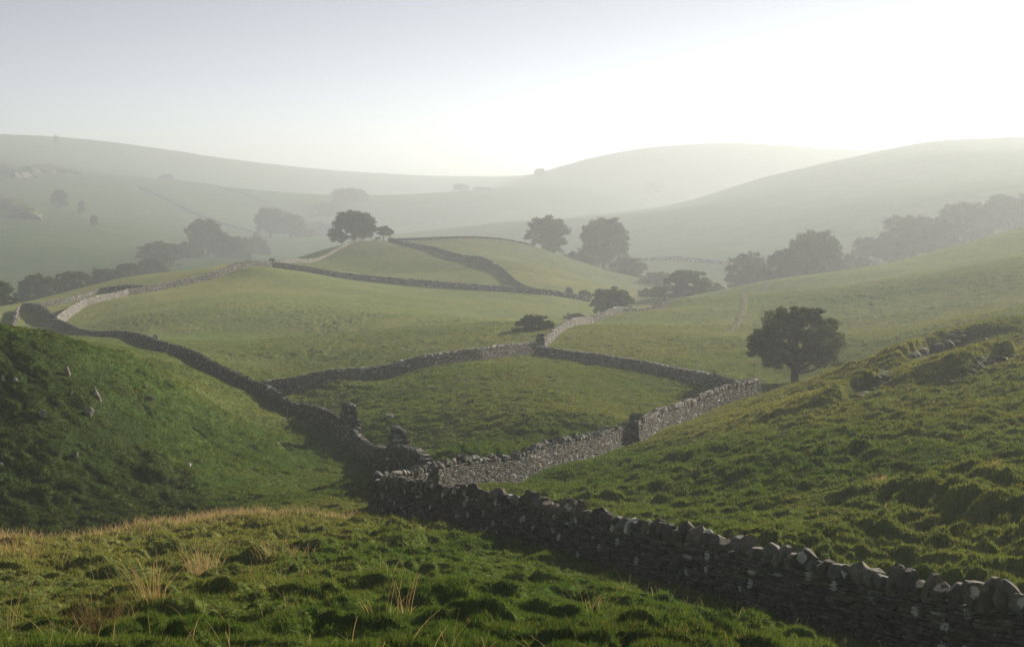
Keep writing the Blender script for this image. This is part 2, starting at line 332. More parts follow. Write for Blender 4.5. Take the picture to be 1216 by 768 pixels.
# ------------------------------------------------------------------ lines of the field walls
def smooth_path(path, it=2):
    p = [tuple(q) for q in path]
    for _ in range(it):
        q = [p[0]]
        for a, b in zip(p[:-1], p[1:]):
            q += [(a[0]*.75+b[0]*.25, a[1]*.75+b[1]*.25), (a[0]*.25+b[0]*.75, a[1]*.25+b[1]*.75)]
        q.append(p[-1]); p = q
    return p
def pp(u, Y, v=320): return (float(xy_(u, v)*far(Y)), float(far(Y)))
corner = (-6.35, 58.0)
def off(p, dx, dy): return (p[0]+dx, p[1]+dy)
near_path = [corner, (-5.2,54.9), (7.6,19.0), (9.9,12.6)]
WALLS = [
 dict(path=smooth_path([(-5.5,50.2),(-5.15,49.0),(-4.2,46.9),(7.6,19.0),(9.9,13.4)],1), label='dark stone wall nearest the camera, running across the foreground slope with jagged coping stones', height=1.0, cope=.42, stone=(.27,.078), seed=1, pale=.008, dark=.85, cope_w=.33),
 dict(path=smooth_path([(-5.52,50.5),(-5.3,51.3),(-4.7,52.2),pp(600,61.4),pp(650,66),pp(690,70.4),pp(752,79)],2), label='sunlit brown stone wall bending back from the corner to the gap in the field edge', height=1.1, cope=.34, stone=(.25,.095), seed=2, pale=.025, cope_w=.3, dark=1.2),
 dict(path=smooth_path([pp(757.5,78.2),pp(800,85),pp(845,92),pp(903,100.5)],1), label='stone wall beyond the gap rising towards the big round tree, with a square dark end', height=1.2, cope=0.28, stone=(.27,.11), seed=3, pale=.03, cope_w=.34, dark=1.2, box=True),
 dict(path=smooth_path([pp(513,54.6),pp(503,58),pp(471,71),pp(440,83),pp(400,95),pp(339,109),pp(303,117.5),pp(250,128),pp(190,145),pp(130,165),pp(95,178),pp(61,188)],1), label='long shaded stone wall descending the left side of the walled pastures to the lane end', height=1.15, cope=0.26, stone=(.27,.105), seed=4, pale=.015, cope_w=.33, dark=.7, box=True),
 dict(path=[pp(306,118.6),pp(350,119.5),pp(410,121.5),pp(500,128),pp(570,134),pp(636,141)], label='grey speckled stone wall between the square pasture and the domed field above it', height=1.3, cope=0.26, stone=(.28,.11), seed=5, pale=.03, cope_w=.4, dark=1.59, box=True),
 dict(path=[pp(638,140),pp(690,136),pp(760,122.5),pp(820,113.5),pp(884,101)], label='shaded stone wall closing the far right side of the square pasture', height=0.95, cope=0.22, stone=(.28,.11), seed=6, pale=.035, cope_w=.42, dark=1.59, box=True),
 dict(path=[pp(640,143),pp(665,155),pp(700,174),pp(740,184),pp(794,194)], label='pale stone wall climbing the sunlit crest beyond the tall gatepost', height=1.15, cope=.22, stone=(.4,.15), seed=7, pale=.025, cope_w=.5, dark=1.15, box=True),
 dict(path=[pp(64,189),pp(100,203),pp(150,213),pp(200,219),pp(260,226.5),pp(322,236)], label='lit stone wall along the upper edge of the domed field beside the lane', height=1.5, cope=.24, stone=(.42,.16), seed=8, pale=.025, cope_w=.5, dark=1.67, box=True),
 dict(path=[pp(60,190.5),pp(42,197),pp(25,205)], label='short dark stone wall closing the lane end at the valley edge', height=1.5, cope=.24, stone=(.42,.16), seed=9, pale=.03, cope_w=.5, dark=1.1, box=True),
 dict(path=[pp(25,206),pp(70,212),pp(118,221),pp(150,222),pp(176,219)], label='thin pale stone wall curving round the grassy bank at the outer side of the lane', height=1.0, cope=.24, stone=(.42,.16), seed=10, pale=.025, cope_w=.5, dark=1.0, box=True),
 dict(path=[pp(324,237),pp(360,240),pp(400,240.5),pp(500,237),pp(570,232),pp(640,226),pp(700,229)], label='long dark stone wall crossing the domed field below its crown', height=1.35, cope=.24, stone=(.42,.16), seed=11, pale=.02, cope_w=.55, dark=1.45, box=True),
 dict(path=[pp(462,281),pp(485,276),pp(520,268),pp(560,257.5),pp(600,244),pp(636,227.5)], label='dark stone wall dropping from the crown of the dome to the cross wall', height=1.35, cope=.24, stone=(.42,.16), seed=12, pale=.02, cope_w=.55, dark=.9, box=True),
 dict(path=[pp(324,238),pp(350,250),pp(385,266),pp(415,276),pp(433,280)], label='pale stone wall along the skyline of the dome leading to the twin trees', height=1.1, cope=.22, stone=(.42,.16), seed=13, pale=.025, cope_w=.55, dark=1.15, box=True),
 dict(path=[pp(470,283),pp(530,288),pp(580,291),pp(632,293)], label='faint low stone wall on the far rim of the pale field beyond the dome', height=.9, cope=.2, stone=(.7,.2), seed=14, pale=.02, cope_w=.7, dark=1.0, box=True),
 dict(path=[pp(745,325),pp(800,335),pp(868,318)], label='hazy stone wall in the valley between the hedge trees and the right hillside', height=1.6, cope=0, stone=(.9,.3), seed=15, dark=.9, box=True, mat=M_FARSTONE),
 dict(path=[pp(168,505),pp(200,490),pp(240,470),pp(285,455),pp(300,448)], label='hazy wall line slanting down the left hillside, lower of the two', height=1.6, cope=0, stone=(.9,.3), seed=16, dark=.8, box=True, mat=M_FARSTONE),
 dict(path=[pp(205,560),pp(250,545),pp(300,520),pp(345,500)], label='hazy wall line slanting down the left hillside, upper of the two', height=1.7, cope=0, stone=(.9,.3), seed=17, dark=.8, box=True, mat=M_FARSTONE),
 dict(path=[pp(-60,158),pp(0,172),pp(14,185),pp(22,203)], label='low stone wall leaving the frame at the left below the lane corner', height=.9, cope=.22, stone=(.42,.16), seed=18, pale=.04, cope_w=.5, dark=1.15, box=True),
]
WALL_LINES.extend(w['path'] for w in WALLS[:13])
# ------------------------------------------------------------------ ground sheet
DRY_SHADE = [(0,650,33,.8),(200,632,38,.75),(400,602,50,.45),(150,720,20,.35),(500,700,25,.15),(700,740,18,.05),(0,768,14,.3),
 (100,540,62,-.35),(0,450,70,-.3),(150,430,85,.1),(200,425,95,.4),(240,480,85,.12),(80,470,70,-.3),(100,600,60,-.4),(0,600,60,-.4),(300,540,80,.05),(560,520,70,.12),(640,440,118,.5),(500,460,110,.35),(750,450,115,.25),  # below zero: the knoll's shade, put into the grass colour
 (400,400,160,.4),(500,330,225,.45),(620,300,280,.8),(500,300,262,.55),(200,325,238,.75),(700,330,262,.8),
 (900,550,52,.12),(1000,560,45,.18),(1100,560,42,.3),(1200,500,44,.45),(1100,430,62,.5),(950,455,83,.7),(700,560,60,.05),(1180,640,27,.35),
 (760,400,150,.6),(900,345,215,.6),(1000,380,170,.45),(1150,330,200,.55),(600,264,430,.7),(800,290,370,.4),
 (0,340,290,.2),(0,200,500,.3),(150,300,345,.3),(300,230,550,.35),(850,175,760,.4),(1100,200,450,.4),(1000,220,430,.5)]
_dq = np.array([[xy_(u), math.log(far(Y)), k] for u, v, Y, k in DRY_SHADE])
def dry_shade(x, y):
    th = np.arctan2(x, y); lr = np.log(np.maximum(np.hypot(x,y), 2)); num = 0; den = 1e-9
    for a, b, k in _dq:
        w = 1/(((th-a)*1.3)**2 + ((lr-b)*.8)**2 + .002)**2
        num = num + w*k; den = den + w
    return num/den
G_SHADE = np.array([.036,.060,.020]); G_LUSH = np.array([.062,.108,.027]); G_DRY = np.array([.180,.188,.080])  # first one: lush green darkened to paint the knoll's shade
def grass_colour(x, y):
    d = np.clip(1.15*dry_shade(x, y)-.1 + .7*(fbm(x*.09,y*.09,4,51)-.5) + .35*(fbm(x*.8,y*.8,2,61)-.5), -.3, 1)
    c = G_LUSH + (G_DRY-G_LUSH)*np.clip(d,0,1)[...,None] + (G_SHADE-G_LUSH)*np.clip(-d/.3,0,1)[...,None]
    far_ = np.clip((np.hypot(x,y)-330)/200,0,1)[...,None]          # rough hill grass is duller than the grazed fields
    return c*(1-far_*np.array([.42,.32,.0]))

def build_ground():
    th = np.concatenate([np.linspace(-math.pi,-.62,50)[:-1], np.linspace(-.62,-.42,110)[:-1], np.linspace(-.42,.42,1250)[:-1], np.linspace(.42,.7,130)[:-1], np.linspace(.7,math.pi,50)])
    lr = np.concatenate([np.linspace(math.log(.9),math.log(9),50)[:-1], np.linspace(math.log(9),math.log(120),1300)[:-1], np.linspace(math.log(120),math.log(330),330)[:-1], np.linspace(math.log(330),math.log(7000),380)])
    nt_, nr = len(th), len(lr)
    TH, LR = np.meshgrid(th, lr, indexing='ij'); R = np.exp(LR)
    X = (R*np.sin(TH)).ravel(); Y = (R*np.cos(TH)).ravel()
    dz, tus = detail(X, Y)
    Z = base(X, Y) + dz
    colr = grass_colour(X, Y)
    colr *= (1 - .25*np.clip(1-tus/.06,0,1)*np.clip((120-R.ravel())/80,0,1))[:,None]  # shade of the hollows between tussocks painted into the turf colour
    V = np.c_[X, Y, Z]
    idx = np.arange(nt_*nr).reshape(nt_, nr)
    fr = np.exp(.5*(lr[1:]+lr[:-1]))
    for nm, j0, j1, mat in (('ground', 0, int(np.searchsorted(lr, math.log(340))), M_GROUND), ('hills', int(np.searchsorted(lr, math.log(340))), nr-1, M_HILL)):
        sub = idx[:, j0:j1+1]
        a = sub[:-1,:-1]; b = sub[1:,:-1]; c = sub[1:,1:]; d = sub[:-1,1:]
        q = np.stack([a,d,c,b], -1).reshape(-1,4)
        used = sub.ravel(); remap = np.full(nt_*nr, -1, np.int64); remap[used] = np.arange(len(used))
        loops = remap[q].ravel(); counts = np.full(len(q), 4)
        vv, cc = V[used], colr[used]
        if j0 == 0:   # close the small disc under the camera
            k = len(vv); vv = np.r_[vv, [[0,0,vv[remap[idx[:,0]],2].mean()]]]; cc = np.r_[cc, cc[:1]]
            ring = remap[idx[:,0]]
            t3 = np.stack([ring[:-1], ring[1:], np.full(nt_-1, k)], -1)
            loops = np.r_[loops, t3.ravel()]; counts = np.r_[counts, np.full(len(t3), 3)]
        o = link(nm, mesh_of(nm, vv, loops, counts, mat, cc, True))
        if nm == 'ground': tag(o, 'tussocky green pasture rolling down into the valley', 'ground', kind='structure')
        else: tag(o, 'hazy grass hills rising around the far end of the valley', 'hills', kind='structure')
    return Z.min(), Z.max()
ZMIN, ZMAX = build_ground()

# ------------------------------------------------------------------ rocks and stones
def ico(sub):
    import bmesh
    bm = bmesh.new(); bmesh.ops.create_icosphere(bm, subdivisions=sub, radius=1)
    V = np.array([v.co[:] for v in bm.verts]); Fc = np.array([[v.index for v in f.verts] for f in bm.faces]); bm.free()
    return V, Fc
ICO2, ICO3, ICO4 = ico(2), ico(3), ico(4)
def rock_shape(r, src, cuts=9, noise=.06, boxy=.5):
    V, Fc = src; V = V.copy()
    m = np.abs(V).max(1, keepdims=True); V = V*(1-boxy) + (V/m)*boxy*.8
    for _ in range(cuts):
        n = r.normal(size=3); n /= np.linalg.norm(n); d = r.uniform(.55,.85)
        e = np.clip(V@n - d, 0, None); V -= e[:,None]*n
    V += noise*(np.stack([fbm(V[:,0]*2.1+k*7+r.uniform(0,50), V[:,1]*2.1+V[:,2]*1.7, 3, k) for k in range(3)],1)-.5)*2
    lo, hi = V.min(0), V.max(0)
    return (V-(lo+hi)/2)/(hi-lo), Fc      # unit box, centred
def rbox():
    g = [-.5,0,.5]; ids = {}; V = []; Fq = []
    def vid(p):
        if p not in ids: ids[p] = len(V); V.append(p)
        return ids[p]
    for ax in range(3):
        for s in (-.5,.5):
            for i in range(2):
                for j in range(2):
                    q = []
                    for a,b in ((i,j),(i+1,j),(i+1,j+1),(i,j+1)):
                        p = [0,0,0]; p[ax]=s; p[(ax+1)%3]=g[a]; p[(ax+2)%3]=g[b]; q.append(vid(tuple(p)))
                    Fq.append(q if s>0 else q[::-1])
    return np.array(V), np.array(Fq)
RB_V, RB_F = rbox()
RB_W = np.where((np.abs(RB_V)>.4).sum(1,keepdims=True)==3, .84, np.where((np.abs(RB_V)>.4).sum(1,keepdims=True)==2, .95, 1.0))
BX_V = np.array([[x,y,z] for z in (-.5,.5) for y in (-.5,.5) for x in (-.5,.5)]); BX_F = np.array([[0,2,3,1],[4,5,7,6],[0,1,5,4],[2,6,7,3],[0,4,6,2],[1,3,7,5]])
def scatter(T, Fq, pos, dims, rotz, jit, r, tilt=None, tiltx=None):
    """N copies of a template as one set of vertices"""
    n = len(pos)
    V = T[None]*dims[:,None,:]
    V = V + r.normal(size=V.shape)*jit[:,None,:]
    if tiltx is not None:
        c, s = np.cos(tiltx)[:,None], np.sin(tiltx)[:,None]
        V = np.stack([V[...,0]*c+V[...,2]*s, V[...,1], -V[...,0]*s+V[...,2]*c], -1)
    if tilt is not None:
        c, s = np.cos(tilt)[:,None], np.sin(tilt)[:,None]
        V = np.stack([V[...,0], V[...,1]*c-V[...,2]*s, V[...,1]*s+V[...,2]*c], -1)
    c, s = np.cos(rotz)[:,None], np.sin(rotz)[:,None]
    V = np.stack([V[...,0]*c-V[...,1]*s, V[...,0]*s+V[...,1]*c, V[...,2]], -1) + pos[:,None,:]
    Fa = (Fq[None] + (np.arange(n)*len(T))[:,None,None]).reshape(-1, Fq.shape[1])
    return V.reshape(-1,3), Fa
def join(parts):
    Vs, Lo, Cn, Co, off = [], [], [], [], 0
    for V, Fa, c in parts:
        Vs.append(V); Lo.append((Fa+off).ravel()); Cn.append(np.full(len(Fa), Fa.shape[1])); Co.append(c); off += len(V)
    return np.concatenate(Vs), np.concatenate(Lo), np.concatenate(Cn), np.concatenate(Co)
def cope_shape(k):
    r = np.random.default_rng(100+k); V, Fa = rock_shape(r, ICO3, 16, .03, .85); V = V.copy()
    f = V[:,2]+.5; t = r.uniform(.1,.55); V[:,0] *= 1-t*f; V[:,1] *= 1-r.uniform(.0,.35)*f; V[:,0] += r.uniform(-.1,.1)*f; V[:,2] += r.uniform(-.2,.2)*V[:,1]
    lo, hi = V.min(0), V.max(0)
    return (V-(lo+hi)/2)/(hi-lo), Fa
COPES = [cope_shape(k) for k in range(16)]
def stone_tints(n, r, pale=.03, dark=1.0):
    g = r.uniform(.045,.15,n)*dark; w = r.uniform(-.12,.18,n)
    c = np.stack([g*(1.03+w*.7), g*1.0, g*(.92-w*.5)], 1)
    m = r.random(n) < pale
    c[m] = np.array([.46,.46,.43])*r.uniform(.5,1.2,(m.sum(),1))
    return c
def resample(path, step):
    p = np.array(path, float); d = np.r_[0, np.cumsum(np.hypot(*np.diff(p,axis=0).T))]
    n = max(2, int(round(d[-1]/step))+1); s = np.linspace(0, d[-1], n)
    return np.c_[np.interp(s,d,p[:,0]), np.interp(s,d,p[:,1])], s
def wall(path, label, height=1.15, cope=.3, stone=(.30,.095), seed=0, box=False, pale=.03, dark=1.0, name='dry_stone_wall', group='dry stone field walls', mat=None, wb=.60, wt=.38, gaps=0.0, cope_w=.17, flat_cope=False, sag=.03, ends=True):
    r = np.random.default_rng(1000+seed)
    mat = mat or M_STONE
    C, S = resample(path, .25)
    tx = np.gradient(C[:,0], S); ty = np.gradient(C[:,1], S); nn = np.hypot(tx,ty); tx/=nn; ty/=nn
    zc = base(C[:,0],C[:,1]) + scarps(C[:,0],C[:,1])
    kw = 31 if len(zc) > 40 else 9; k = np.hanning(kw+2)[1:-1]; k /= k.sum(); zc = np.convolve(np.pad(zc,kw//2,mode='reflect',reflect_type='odd'),k,'valid')
    hgt = height*(1+.5*sag*(fbm(S*.25,S*0+seed,3,seed)-.5)*2)
    Lw = S[-1]
    def at(s): return np.interp(s,S,C[:,0]), np.interp(s,S,C[:,1]), np.interp(s,S,zc), np.interp(s,S,hgt), np.interp(s,S,np.unwrap(np.arctan2(ty,tx)))
    body = []
    # hearting: a tapered core behind the face stones
    nc = len(C); sec = []
    for off, z in ((-.5,-.45),(-.5,1),(.5,1),(.5,-.45)):
        w = (wb if z<0 else wt)-.16
        zz = zc-.45 if z<0 else zc+hgt-.06
        sec.append(np.c_[C[:,0]-ty*off*w, C[:,1]+tx*off*w, zz])
    V = np.stack(sec,1).reshape(-1,3); i = np.arange(nc-1)
    Fa = np.concatenate([np.stack([i*4+a, i*4+b, (i+1)*4+b, (i+1)*4+a],1) for a,b in ((0,1),(1,2),(2,3),(3,0))] + [np.array([[0,3,2,1]]), np.array([[0,1,2,3]])+(nc-1)*4])
    body.append((V, Fa, np.full((len(V),3), .03)))
    sl, sh = stone
    T, Fq = (BX_V, BX_F) if box else (RB_V*RB_W, RB_F)
    pos, dims, rz, tl = [], [], [], []
    z = -.4
    while z < height-.02:
        ch = sh*r.uniform(.75,1.3); 
        if z+ch > height: ch = max(height-z, .04)
        f = max(0,(z+ch*.5)/height); w = wb+(wt-wb)*min(f,1)
        for side in (-1,1):
            lens = np.clip(sl*np.exp(r.normal(0,.38,int(Lw/sl*1.5)+6)), sl*.35, sl*2.3); e = np.cumsum(lens); m = e < Lw+sl*.4; lens, e = lens[m], e[m]
            if not len(e): continue
            s = e-lens/2
            x,y,zb,hh,a = at(s)
            dep = r.uniform(.18,.26,len(s)); o = side*(w/2-dep/2+r.normal(0,.012,len(s)))
            pos.append(np.c_[x-np.sin(a)*o, y+np.cos(a)*o, zb+(z+ch/2)*np.where(z>0,hh/height,1)+r.normal(0,.007,len(s))])
            dims.append(np.c_[lens*.97, dep, np.full(len(s), ch*.90)*r.uniform(.9,1.03,len(s))]); rz.append(a); tl.append(r.normal(0,.012,len(s))-np.arctan(np.interp(s,S,np.gradient(zc,S))))
        if ends:
            for s0 in (0., Lw):
                x,y,zb,hh,a = at(np.array([s0])); 
                nacross = max(2,int(w/.26))
                oo = (np.arange(nacross)+.5)/nacross*w - w/2
                pos.append(np.c_[x-np.sin(a)*oo, y+np.cos(a)*oo, np.full(nacross, zb[0]+z+ch/2)]); dims.append(np.c_[np.full(nacross,.22), np.full(nacross,w/nacross*.97), np.full(nacross,ch*.96)]); rz.append(np.full(nacross,a[0])); tl.append(np.zeros(nacross))
        z += ch
    pos, dims, rz, tl = map(np.concatenate, (pos,dims,rz,tl))
    V, Fa = scatter(T, Fq, pos, dims, rz, dims*(.025 if not box else .04), r, tiltx=tl)
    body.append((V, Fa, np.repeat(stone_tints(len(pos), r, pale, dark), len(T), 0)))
    cx, cy, cz, _, _ = at(np.array([Lw/2]))
    org = np.array([cx[0],cy[0],cz[0]])
    t = tag(empty(name, org), label, 'wall', group)
    V, lo, cn, co = join(body)
    link('masonry', mesh_of('masonry', V-org, lo, cn, mat, co), t)
    # coping stones set on edge along the top
    if cope > 0:
        sp = cope_w*np.exp(r.normal(0,.3,int(Lw/cope_w*1.4)+4)); e = np.cumsum(sp); m = e < Lw; sp, e = sp[m], e[m]; s = e-sp/2
        keep = r.random(len(s)) > gaps; sp, s = sp[keep], s[keep]
        x,y,zb,hh,a = at(s); ch = cope*r.uniform(.5,1.35,len(s)); wd = (wt+.06)*r.uniform(.8,1.12,len(s))
        if box: ch = cope*r.uniform(.78,1.12,len(s))
        if flat_cope: ch = cope*r.uniform(.8,1.15,len(s))
        parts = []; which = r.integers(0,len(COPES),len(s))
        for k in range(len(COPES)):
            q = which==k
            if not q.any(): continue
            TT, FF = COPES[k]
            if box: TT, FF = BX_V*np.array([1,1,1])*np.where(BX_V[:,2:]>0,.8,1.0), BX_F
            p = np.c_[x,y,zb+hh+ch*.42-.02][q]; d = np.c_[sp*1.12, wd, ch][q]
            V, Fa = scatter(TT, FF, p, d, (a+r.normal(0,.1,len(a)))[q], np.zeros_like(d)+(.0 if not box else .02), r, tilt=r.normal(0,.12,q.sum()), tiltx=r.normal(.06,.12,q.sum()))
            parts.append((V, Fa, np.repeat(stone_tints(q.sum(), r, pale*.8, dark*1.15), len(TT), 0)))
        V, lo, cn, co = join(parts)
        link('coping', mesh_of('coping', V-org, lo, cn, mat, co), t)
    return t

for w in WALLS: wall(**w)

def pier(u, Y, label, height, w=.9, l=1.0, taper=.65, seed=0, cap=True, dark=1.0, ang=0.5, name='stone_pier', stone=(.34,.12), dxy=(0,0)):
    r = np.random.default_rng(500+seed)
    x0, y0 = pp(u, Y); x0 += dxy[0]; y0 += dxy[1]; z0 = float(base(np.array([x0]),np.array([y0]))[0])
    parts = []; z = -.3
    while z < height:
        ch = stone[1]*r.uniform(.8,1.3); f = max(0,z/height); k = 1-(1-taper)*f**1.3
        nl = max(2,int(round(l*k/stone[0]))); nw = max(2,int(round(w*k/stone[0])))
        gx, gy = np.meshgrid((np.arange(nl)+.5)/nl-.5, (np.arange(nw)+.5)/nw-.5)
        gx, gy = gx.ravel()*l*k, gy.ravel()*w*k
        c, s = math.cos(ang), math.sin(ang); n = len(gx)
        p = np.c_[gx*c-gy*s, gx*s+gy*c, np.full(n, z+ch/2)] + r.normal(0,.012,(n,3))
        d = np.c_[np.full(n,l*k/nl*.97), np.full(n,w*k/nw*.97), np.full(n,ch*.96)]
        V, Fa = scatter(RB_V*RB_W, RB_F, p, d, np.full(n,ang)+r.normal(0,.04,n), d*.05, r)
        parts.append((V, Fa, np.repeat(stone_tints(n, r, .03, dark), 26, 0))); z += ch
    t = tag(empty(name, (x0,y0,z0)), label, 'pier', 'stone piers set in the field walls')
    V, lo, cn, co = join(parts); link('masonry', mesh_of('masonry', V, lo, cn, M_STONE, co), t)
    if cap:
        parts = []
        n = 4
        p = np.c_[(np.arange(n)/(n-1)-.5)*l*taper*.8*math.cos(ang), (np.arange(n)/(n-1)-.5)*l*taper*.8*math.sin(ang), z+.06+r.normal(0,.02,n)]
        for k in range(n):
            TT, FF = COPES[(seed+k)%16]
            V, Fa = scatter(TT, FF, p[k:k+1], np.array([[l*taper*.34, w*taper*1.0, .22]]), np.array([ang+r.normal(0,.15)]), np.zeros((1,3)), r)
            parts.append((V, Fa, np.repeat(stone_tints(1,r,.0,dark), len(TT), 0)))
        V, lo, cn, co = join(parts); link('cap_stones', mesh_of('cap_stones', V, lo, cn, M_STONE, co), t)
    return t
pier(412, 91.5, 'stone pier with sloping sides in the shaded wall, the one farther from the wall corner', 2.6, 1.2, 2.7, .5, 1, ang=2.05)
pier(471, 71, 'stone pier with sloping sides in the shaded wall, the one nearer the wall corner', 2.35, 1.15, 2.1, .5, 2, ang=2.05)
pier(642, 141.6, 'upright gatepost pier where the speckled wall meets the pale crest wall', 2.1, .9, .9, .8, 3, ang=.6, dark=1.0)
pier(323, 236.6, 'dark square pier where the lane wall meets the dome cross wall', 2.1, 1.2, 1.2, .9, 4, ang=.6, dark=.8, stone=(.5,.2))
pier(61, 189.3, 'squat pier at the lane corner at the low end of the long shaded wall', 1.9, 1.2, 1.4, .9, 5, ang=.6, dark=.9, stone=(.5,.2))
pier(762, 78.9, 'thick square wall end beside the narrow gap near the centre pasture', 1.62, .85, .5, .95, 6, ang=.95, dark=.9, dxy=(-.25,-.1))

# ------------------------------------------------------------------ boulders, outcrops
def boulder(u, v, px_w, px_h, label, seed, tint=(.42,.40,.36), pointy=0, name='boulder', group='loose boulders in the grass', y0=10, rz=0., lean=0., deep=.8):
    r = np.random.default_rng(300+seed); x, y = hit(u, v, y0)
    V, Fa = rock_shape(r, ICO3, 15, .09, .35); V = V.copy()
    if pointy: V[:,:2] *= (1-pointy*np.clip(V[:,2:]+.5,0,1)); 
    w, h = px_w*y/F, px_h*y/F
    V *= np.array([w, w*deep, h*1.25]); V[:,0] += lean*(V[:,2]+h*.6)
    c, s = math.cos(rz), math.sin(rz); V[:,:2] = V[:,:2]@np.array([[c,s],[-s,c]])
    V[:,2] += h*.22
    z = h1(x,y)
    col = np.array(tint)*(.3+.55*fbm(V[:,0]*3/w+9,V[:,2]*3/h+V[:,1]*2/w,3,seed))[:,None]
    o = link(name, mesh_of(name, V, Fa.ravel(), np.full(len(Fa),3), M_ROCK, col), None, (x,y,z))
    return tag(o, label, 'boulder', group)
boulder(80,452,10,15,'tall pale boulder standing upright high on the dark knoll',1,(.50,.43,.38),.35,y0=55)
boulder(118,482,13,18,'pale boulder with a leaning pointed top on the dark knoll',2,(.48,.44,.39),.6,lean=-.3,y0=55)
boulder(106,494,13,11,'broad pale boulder just below the leaning pointed one',3,(.44,.41,.36),.3,y0=55)
boulder(50,496,12,8,'wide low grey boulder in a hollow left of the paired pale boulders',4,(.40,.39,.36),.1,y0=55)
boulder(3,453,5,8,'small pale boulder at the left edge of the knoll',5,(.48,.45,.4),.3,y0=55)
boulder(19,456,6,4,'small flat grey stone high on the knoll near its left edge',6,(.36,.36,.33),0,y0=55)
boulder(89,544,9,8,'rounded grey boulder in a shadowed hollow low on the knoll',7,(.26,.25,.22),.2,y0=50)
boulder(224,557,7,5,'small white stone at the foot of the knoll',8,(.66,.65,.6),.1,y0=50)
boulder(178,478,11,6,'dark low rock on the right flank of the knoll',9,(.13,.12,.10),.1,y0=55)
boulder(173,464,4,5,'small white upright stone above the dark low rock on the knoll',10,(.6,.56,.5),.3,y0=55)
boulder(85,477,4,5,'small pale stone between the tall boulder and the broad boulder',11,(.45,.42,.38),.2,y0=55)
boulder(2,555,5,4,'small white stone low on the knoll at the left edge',12,(.6,.6,.56),0,y0=50)
boulder(330,529,4,3,'small white stone in the shade of the long wall, lower one',13,(.62,.62,.58),0,y0=55)
boulder(338,502,5,3,'small white stone lying close under the long shaded wall',14,(.55,.55,.5),0,y0=60)
boulder(463,499,12,7,'pale flat boulder lying in the square pasture behind the piers',15,(.52,.50,.45),.2,y0=64)
boulder(622,494,6,4,'small dark rock in the middle of the square pasture',16,(.06,.06,.045),.3,y0=64)
boulder(533,502,3,2,'tiny white stone in the square pasture',17,(.6,.6,.56),0,y0=64)
boulder(185,405,7,8,'pale block sitting behind the long shaded wall in the domed field',18,(.40,.39,.35),.1,y0=146)
boulder(212,499,3,3,'tiny white stone on the lit right flank of the knoll',19,(.6,.58,.5),0,y0=55)

def outcrop(line, label, seed, size, n, name='rock_outcrop', tint=(.085,.08,.07), group='rocky outcrops on the slopes', y0=40, far=False):
    r = np.random.default_rng(700+seed); P_ = [hit(u,v,y0) for u,v in line]; C, S = resample(P_, .3)
    s = (np.arange(n)+r.uniform(.2,.8,n))/n*S[-1]; x = np.interp(s,S,C[:,0])+r.normal(0,size*.15,n); y = np.interp(s,S,C[:,1])+r.normal(0,size*.15,n)
    z = H(x,y) if far else np.minimum(H(x,y-.1), H(x,y+.2)*.5+H(x,y-.9)*.5); parts = []
    if not far: y = y-.35
    org = np.array([x.mean(),y.mean(),z.mean()])
    for k in range(n):
        V, Fa = rock_shape(r, ICO3, 22, .10, .75)
        d = size*np.array([r.uniform(1.2,2.2),r.uniform(.8,1.3),r.uniform(.7,1.3)])
        V, Fa2 = scatter(V, Fa, np.array([[x[k],y[k],z[k]-d[2]*(.22 if not far else .05)]]), d[None], np.array([r.uniform(0,6.28)]), np.zeros((1,3)), r, tilt=r.normal(.0,.25,1))
        c = np.array(tint)*(.45+1.1*fbm(V[:,0]*1.3/size,V[:,2]*1.6/size+V[:,1]/size,3,seed))[:,None]
        parts.append((V-org, Fa2, c))
    V, lo, cn, co = join(parts)
    o = link(name, mesh_of(name, V, lo, cn, M_CRAG, co), None, org)
    return tag(o, label, 'rock outcrop', group)
outcrop([(1020,474),(1035,464),(1050,454)], 'dark rock outcrop lowest on the right slope, nearest the round tree', 1, .75, 14)
outcrop([(1080,436),(1105,424),(1135,408),(1170,404)], 'long dark rock outcrop along the crest of the right slope', 2, .8, 26)
outcrop([(1132,456),(1160,440),(1190,430),(1222,425)], 'dark rock outcrop on the right slope one step below the crest rocks', 3, .7, 20)
outcrop([(0,238),(12,243),(24,254),(40,262)], 'pale limestone crag jutting from the left hillside', 4, 10, 22, 'limestone_crag', (.10,.10,.10), 'limestone crags on the left hillside', 200, True)
outcrop([(-8,200),(10,206),(24,212),(40,206),(62,203),(90,206)], 'hazy band of dark limestone crags high on the left hillside', 5, 13.0, 24, 'limestone_crag', (.10,.10,.10), 'limestone crags on the left hillside', 300, True)

# ------------------------------------------------------------------ worn track on the far slope
def track():
    path = smooth_path([pp(868,158),pp(880,170),pp(886,182),pp(880,194),pp(884,206),pp(898,218),pp(915,224)],2)
    C, S = resample(path, .7)
    tx = np.gradient(C[:,0],S); ty = np.gradient(C[:,1],S); n = np.hypot(tx,ty)
    offs = np.linspace(-.6,.6,7)
    V = np.stack([np.c_[C[:,0]-ty/n*o, C[:,1]+tx/n*o] for o in offs],1)
    Z = H(V[...,0].ravel(), V[...,1].ravel()) + .10*(1-(np.tile(offs,len(C))/.75)**2)
    V = np.c_[V.reshape(-1,2), Z]; k = len(offs); i, j = np.meshgrid(np.arange(len(C)-1), np.arange(k-1), indexing='ij'); a = (i*k+j).ravel()
    Fa = np.stack([a,a+k,a+k+1,a+1],1)
    tag(link('track', mesh_of('track', V, Fa.ravel(), np.full(len(Fa),4), M_TRACK, None, True)), 'pale worn track winding up the hazy slope behind the round tree', 'track', kind='structure')
track()

